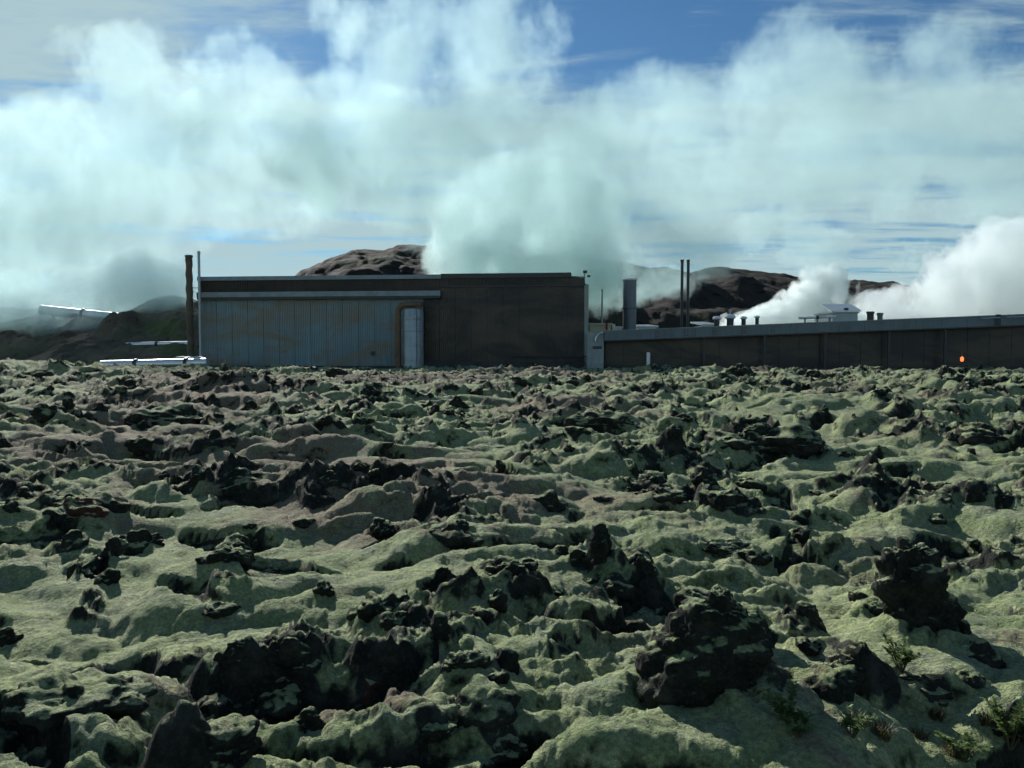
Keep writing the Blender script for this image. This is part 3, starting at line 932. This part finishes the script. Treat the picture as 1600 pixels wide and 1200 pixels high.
# ------------------------------------------------------------------ lava rocks
def rock_mesh(seed, sub, dims=(1, 1, 1), spire=0.0, sharp=1.0):
    """a broken block of lava filling the given size, foot at z = 0"""
    bm = bmesh.new()
    bmesh.ops.create_icosphere(bm, subdivisions=sub, radius=0.5)
    rnd = random.Random(seed)
    off = Vector((rnd.uniform(-50, 50), rnd.uniform(-50, 50), rnd.uniform(-50, 50)))
    cuts = []
    for k in range(8):
        d = Vector((rnd.gauss(0, 1), rnd.gauss(0, 1), rnd.gauss(0, 0.7))).normalized()
        cuts.append((d, rnd.uniform(0.28, 0.43)))
    S = (dims[0]*dims[1]*dims[2])**(1/3)
    D = Vector(dims)
    lean = rnd.uniform(-0.15, 0.15)
    for v in bm.verts:
        n = v.co.normalized()
        c = v.co.copy()
        for d, l in cuts:
            e = c.dot(d)-l
            if e > 0: c -= d*e*0.75
        if spire:
            t = min(1, max(0, c.z+0.5))
            k = max(0.12, 1.1-spire*1.5*t)
            if spire >= 0.4: k *= max(0.4, math.sqrt(max(0, 1-(1.9*c.z)**2)))**-0.75
            c.x = c.x*k + lean*t; c.y *= k
        c = Vector((c.x*D.x, c.y*D.y, c.z*D.z))
        q = c/S
        c += n*S*(0.09 if spire >= 0.4 else 0.16)*mn.fractal(q*1.9+off, 1.0, 2.1, 2)
        c += n*S*0.17*sharp*(abs(mn.noise(q*2.9+off))-0.22)
        vor = mn.voronoi(q*3.4+off)[0]
        c += n*S*0.13*sharp*(min(vor[1]-vor[0], 0.45)-0.2)
        c += n*S*0.075*(abs(mn.noise(q*7.0+off))-0.2)
        c += n*S*0.032*mn.fractal(q*15.0+off, 0.7, 2.1, 4)
        v.co = c
    me = bpy.data.meshes.new('lava_rock')
    bm.to_mesh(me); bm.free()
    me.polygons.foreach_set('use_smooth', [True]*len(me.polygons))
    return me


def put_rock(g, wpx, hpx, seed, label, mat='boulder', spire=0.0, sub=5, depth=0.85):
    d = g.y
    w, h = wpx/F*d, (0.95 if spire >= 0.4 or hpx > 150 else 0.62)*hpx/F*d
    me = rock_mesh(seed, sub, (w, w*depth, h*1.7), spire, 0.6 if spire >= 0.4 else 1.0)
    co = np.array([v.co[:] for v in me.vertices])
    mnv, mxv = co.min(0), co.max(0)
    co = co*(np.array([w*1.05, w*depth, h*1.7])/(mxv-mnv))
    mnv, mxv = co.min(0), co.max(0)
    c0 = (mnv+mxv)/2
    co = co-np.array([c0[0], c0[1], mnv[2]]) - np.array([0, 0, h*0.7])
    me.vertices.foreach_set('co', co.ravel()); me.update()
    me.materials.append(M[mat])
    o = link(bpy.data.objects.new('lava_rock', me))
    o.location = (g.x, g.y+w*depth*0.35, g.z)
    return tag(o, label, 'rock')


for g, (px, py, w, h, sd, lab, mt, sp) in zip(SPOTS, HERO):
    put_rock(g, w, h, sd, lab, mt, sp, 6 if w*h > 20000 else (5 if w > 80 else 4))

base_rocks = []
for k in range(9):
    me = rock_mesh(100+k, 4, ((1.2, 0.9, 0.75), (0.9, 0.8, 0.9), (1.4, 0.9, 0.5))[k % 3], (0.0, 0.25, 0.0)[k % 3])
    me.materials.append(M['boulder'])
    base_rocks.append(me)
rnd = random.Random(42)
cnt = 0
while cnt < 170:
    px = rnd.uniform(-60, 1660)
    py = 585 + (rnd.random()**1.6)*560
    g = ground_hit(px, py)
    if g.y > 104 or g.y < 6: continue
    hh, rk = ground(np.array([g.x]), np.array([g.y]))
    if rk[0] < 0.15 and rnd.random() < 0.6: continue
    s = rnd.uniform(0.16, 0.40) * (1 + g.y/24.0) * rnd.choice((0.6, 0.9, 1.2))
    o = bpy.data.objects.new('lava_rock', base_rocks[cnt % 9])
    o.scale = (s*rnd.uniform(0.9, 1.2), s*rnd.uniform(0.9, 1.1), s*rnd.uniform(0.85, 1.1))
    o.rotation_euler = (rnd.uniform(-.25, .25), rnd.uniform(-.25, .25), rnd.uniform(0, 6.28))
    o.location = (g.x, g.y+0.1*s, g.z-0.02*s)
    link(o)
    shape = ('rounded', 'pointed', 'flat')[(cnt % 9) % 3]
    size = 'large' if s > 1.1 else ('small' if s < 0.55 else 'middling')
    if g.y > 45: place = 'before the dark hall' if -45 < g.x < 12 else ('before the long low building' if g.x >= 12 else 'below the shiny steel pipes')
    elif g.y > 18: place = 'amid the dark spire and lava wall' if g.x > 0 else 'amid the rugged black lava heap'
    else: place = 'round the pyramid rock' if g.x > 0 else 'round the reddish-brown stone'
    tag(o, '%s %s dark lava rock on the mossy field %s' % (size, shape, place), 'rock', 'loose lava rocks strewn over the field')
    cnt += 1

# ------------------------------------------------------------------ plants among the rocks
def leaf_material(name, c):
    m, b = new_mat(name)
    oi = b.n('ShaderNodeNewGeometry')
    n_ = b.noise(oi.outputs['Position'], 14.0, 3)
    colr = b.mix(b.ramp(n_, 0.3, 0.7), tuple(x*0.7 for x in c)+(1,), tuple(x*1.3 for x in c)+(1,))
    p = b.n('ShaderNodeBsdfPrincipled', {'Base Color': colr, 'Roughness': 0.6})
    t = b.n('ShaderNodeBsdfTranslucent', {'Color': colr})
    mx = b.n('ShaderNodeMixShader', {0: 0.35, 1: p.outputs[0], 2: t.outputs[0]})
    b.n('ShaderNodeOutputMaterial', {'Surface': mx.outputs[0]})
    return m


M['leaf'] = leaf_material('fresh_green_leaf', (0.085, 0.14, 0.03))
M['straw'] = leaf_material('dry_grass_blade', (0.12, 0.105, 0.05))
M['stem'] = simple_mat('plant_stem', (0.07, 0.06, 0.03), 0.8)


def leafy(px, py, wpx, hpx, seed, label, nleaf=330):
    g = ground_hit(px, py); d = g.y
    w, h = wpx/F*d, hpx/F*d
    rnd = random.Random(seed)
    e = empty('leafy_plant', g)
    st, lf = MB(), MB()
    for s in range(11):
        a = rnd.uniform(0, 6.28); sp = rnd.uniform(0.15, 0.5)*w
        tip = Vector((math.cos(a)*sp, math.sin(a)*sp, h*rnd.uniform(0.55, 1.05)))
        mid = tip*0.5+Vector((0, 0, h*0.12))
        st.tube([(0, 0, -0.06), mid, tip], [0.006, 0.005, 0.002], 5, False)
        for k in range(nleaf//11):
            t = rnd.uniform(0.25, 1.0)
            p = mid*(2*t) if t < 0.5 else mid.lerp(tip, 2*t-1)
            az = rnd.uniform(0, 6.28); L = rnd.uniform(0.032, 0.065)*min(1.6, d/6)
            dv = Vector((math.cos(az), math.sin(az), rnd.uniform(-0.1, 0.8))).normalized()
            sd_ = dv.cross(Vector((0, 0, 1))).normalized()*L*0.28
            i = len(lf.v)
            lf.v += [tuple(p), tuple(p+dv*L*0.5+sd_), tuple(p+dv*L), tuple(p+dv*L*0.5-sd_)]
            lf.f.append((i, i+1, i+2, i+3))
    st.build('stem', M['stem'], e)
    lf.build('foliage', M['leaf'], e)
    return tag(e, label, 'plant')


def tuft(px, py, wpx, hpx, seed):
    g = ground_hit(px, py); d = g.y
    w, h = wpx/F*d, hpx/F*d
    rnd = random.Random(seed)
    mb = MB()
    for k in range(150):
        a = rnd.uniform(0, 6.28); r0 = rnd.random()**0.5*w*0.3
        p = Vector((math.cos(a)*r0, math.sin(a)*r0, -0.05))
        b2 = rnd.uniform(0, 6.28); ln = rnd.uniform(0.1, 0.5)*w
        t = p+Vector((math.cos(b2)*ln, math.sin(b2)*ln, h*rnd.uniform(0.5, 1.1)))
        m_ = (p+t)/2+Vector((0, 0, h*0.15))
        sd_ = Vector((-math.sin(b2), math.cos(b2), 0))*0.006
        i = len(mb.v)
        mb.v += [tuple(p-sd_), tuple(p+sd_), tuple(m_+sd_*0.7), tuple(m_-sd_*0.7), tuple(t)]
        mb.f += [(i, i+1, i+2, i+3), (i+3, i+2, i+4)]
    o = mb.build('grass_tuft', M['straw'])
    o.location = g
    return tag(o, 'dry brown grass tuft growing between moss cushions', 'grass', 'dry grass tufts')


leafy(1228, 1128, 90, 50, 1, 'low leafy green plant at the foot of the pyramid rock')
leafy(1578, 1168, 90, 80, 2, 'bright green leafy plant beside dry grass tufts', 520)
leafy(1408, 1050, 70, 50, 3, 'dark green leafy shrub on the black craggy rock')
leafy(1330, 1150, 70, 36, 4, 'sparse green plant between the pyramid rock and the dry grass', 220)
leafy(1505, 1190, 90, 44, 5, 'low spreading green plant below the dark notched rock', 330)
leafy(1245, 1150, 70, 30, 6, 'mat of small green leaves below the pyramid rock', 260)
for k, (px, py, w, h) in enumerate(((1338, 1128, 44, 26), (1375, 1146, 50, 28), (1433, 1152, 44, 24), (1462, 1120, 36, 22), (1490, 1178, 46, 28), (1545, 1130, 40, 24))):
    tuft(px, py, w, h, 50+k)


# ------------------------------------------------------------------ steam
def steam_material(name, blobs, dens, scale, edge, tear, thr, step, detail=5.0, aniso=0.35, cap=0.55, rough=0.70, tint=(0.61, 0.80, 0.815)):
    """even pale vapour whose density follows soft blobs in space torn up by noise"""
    m, b = new_mat(name)
    g = b.n('ShaderNodeNewGeometry')
    pos = g.outputs['Position']
    S = None
    for (c, r_, wgt) in blobs:
        mp = b.n('ShaderNodeMapping', vector_type='TEXTURE')
        mp.inputs['Location'].default_value = c
        mp.inputs['Scale'].default_value = r_
        b.put(mp, 'Vector', pos)
        gr = b.n('ShaderNodeTexGradient', {0: mp.outputs[0]}, gradient_type='SPHERICAL')
        S = b.math('MULTIPLY_ADD', gr.outputs['Fac'], wgt*1.2, 0.0 if S is None else S)
    S = b.math('MINIMUM', S, cap)
    n_ = b.noise(b.mapping(pos, scale=(1, 1, 0.75)), scale, detail, rough)
    t = b.math('MULTIPLY_ADD', b.math('SUBTRACT', n_, 0.5), tear, S)
    t = b.math('SUBTRACT', t, b.ramp(S, 0.0, 0.2, 0.35, 0.0, False))
    d = b.ramp(t, thr, thr+edge, 0.0, dens)
    pv = b.n('ShaderNodeVolumePrincipled', {'Color': tint + (1,), 'Density': d, 'Anisotropy': aniso})
    b.n('ShaderNodeOutputMaterial', {'Volume': pv.outputs[0]})
    m.cycles.volume_step_rate = step
    m.cycles.homogeneous_volume = False
    return m


def steam(name, spec, dens, scale, edge, tear, thr, step, label, vox, detail=5.0, aniso=0.35, cap=0.55, rough=0.70, tint=(0.61, 0.80, 0.815)):
    """spec: (px, py, Y, half width px, half height px, half depth m, weight)"""
    blobs = []
    bm = bmesh.new()
    for (px, py, Y, wp, hp, dd, wgt) in spec:
        c = at(px, py, Y)
        r_ = (wp/F*Y, dd, hp/F*Y)
        blobs.append((tuple(c), r_, wgt))
        q = bmesh.ops.create_icosphere(bm, subdivisions=3, radius=1.0)
        for v in q['verts']:
            v.co = Vector((v.co.x*r_[0], v.co.y*r_[1], v.co.z*r_[2]))*0.97 + c
    me = bpy.data.meshes.new(name)
    bm.to_mesh(me); bm.free()
    tmp = bpy.data.objects.new('tmp', me)
    COL.objects.link(tmp)
    md = tmp.modifiers.new('r', 'REMESH'); md.mode = 'VOXEL'; md.voxel_size = vox
    dg = bpy.context.evaluated_depsgraph_get()
    me2 = bpy.data.meshes.new_from_object(tmp.evaluated_get(dg))
    bpy.data.objects.remove(tmp); bpy.data.meshes.remove(me)
    me2.name = name
    me2.materials.clear()
    me2.materials.append(steam_material(name, blobs, dens, scale, edge, tear, thr, step, detail, aniso, cap, rough, tint))
    o = link(bpy.data.objects.new(name, me2))
    return tag(o, label, 'steam')


STEAM = True
if STEAM:
    # the big drifting bank, in three masses side by side
    steam('steam_cloud', [
        (20, 260, 333, 240, 125, 62, 1.0), (230, 240, 326, 210, 120, 56, 1.0), (420, 260, 318, 180, 130, 53, 1.0),
        (220, 125, 333, 130, 90, 46, 0.7), (400, 140, 329, 110, 90, 43, 0.7), (130, 350, 318, 230, 120, 46, 0.85), (-60, 390, 333, 190, 180, 56, 0.85)],
        0.021, 0.046, 0.38, 3.1, 0.22, 0.11, 'pale drifting steam bank over the shiny pipes and the left of the plant', 6.0)
    steam('steam_cloud', [
        (560, 240, 302, 200, 130, 53, 1.0), (700, 250, 291, 180, 140, 53, 1.0), (860, 270, 279, 220, 145, 46, 1.1),
        (600, 70, 333, 140, 130, 46, 0.75), (770, 80, 333, 150, 120, 46, 0.75), (650, 340, 279, 120, 80, 31, 0.95)],
        0.023, 0.046, 0.38, 3.1, 0.22, 0.11, 'thick bright steam bank drifting above the dark hall', 6.0)
    steam('steam_plume', [
        (800, 440, 360, 120, 70, 22, 1.3), (870, 400, 365, 150, 90, 24, 1.3), (830, 330, 370, 180, 110, 24, 1.2), (735, 410, 362, 84, 80, 20, 0.62), (920, 440, 360, 70, 70, 18, 0.8)],
        0.085, 0.045, 0.40, 2.8, 0.10, 0.12, 'bright steam plume rising behind the dark hall roof', 4.5, tint=(0.70, 0.87, 0.88))
    steam('steam_cloud', [
        (1020, 240, 310, 220, 150, 56, 1.1), (1200, 240, 333, 230, 135, 56, 1.0), (1390, 230, 356, 240, 145, 62, 1.0),
        (1590, 240, 372, 230, 155, 62, 1.0), (1230, 110, 349, 140, 100, 46, 0.8), (1400, 115, 364, 190, 95, 46, 0.8), (1060, 370, 294, 190, 90, 37, 0.8)],
        0.018, 0.044, 0.40, 3.1, 0.26, 0.11, 'thin pale steam veil spreading above the long low building', 6.0)
    # dense plume at the right edge
    WH = (0.88, 0.95, 0.955)
    steam('steam_plume', [
        (1365, 490, 420, 56, 44, 18, 1.1), (1420, 484, 424, 90, 50, 24, 1.3), (1510, 455, 430, 100, 84, 28, 1.4), (1600, 440, 436, 120, 125, 34, 1.5),
        (1560, 395, 436, 80, 64, 26, 1.1), (1470, 500, 426, 140, 40, 24, 1.2), (1690, 400, 440, 120, 140, 34, 1.3)],
        0.085, 0.075, 0.14, 3.5, 0.38, 0.08, 'dense white steam plume billowing behind the vent stacks', 3.5, 6.0, 0.6, 0.65, 0.67, (0.92, 0.975, 0.98))
    steam('steam_plume', [
        (1160, 508, 400, 60, 26, 12, 1.1), (1215, 500, 402, 60, 34, 14, 1.2), (1255, 478, 404, 56, 44, 14, 1.1), (1310, 506, 402, 80, 26, 12, 1.0), (1290, 448, 406, 60, 46, 14, 0.9)],
        0.20, 0.11, 0.14, 2.8, 0.28, 0.09, 'small low steam plume curling up behind the mushroom ventilators', 2.6, 5.0, 0.5, 0.65, 0.66, WH)
    steam('steam_wisp', [
        (1210, 360, 440, 90, 60, 22, 0.9), (1280, 395, 440, 80, 54, 22, 0.9), (1440, 400, 442, 80, 46, 22, 0.85)],
        0.035, 0.042, 0.30, 3.2, 0.36, 0.14, 'torn wisps of steam hanging below the pale veil', 5.0)
    steam('steam_wisp', [
        (180, 450, 158, 130, 54, 8, 1.0), (240, 440, 160, 90, 66, 8, 1.0), (80, 500, 150, 130, 60, 8, 0.9), (-10, 500, 152, 120, 100, 9, 1.1)],
        0.15, 0.085, 0.4, 3.0, 0.18, 0.13, 'low drifting steam over the scrubby bank behind the shiny pipes', 2.0)
    steam('steam_wisp', [
        (940, 450, 360, 50, 64, 16, 0.9), (985, 450, 362, 70, 40, 16, 0.8), (1050, 440, 364, 70, 36, 16, 0.7)],
        0.05, 0.07, 0.4, 2.9, 0.22, 0.16, 'faint steam wisps drifting behind the silo', 4.0)
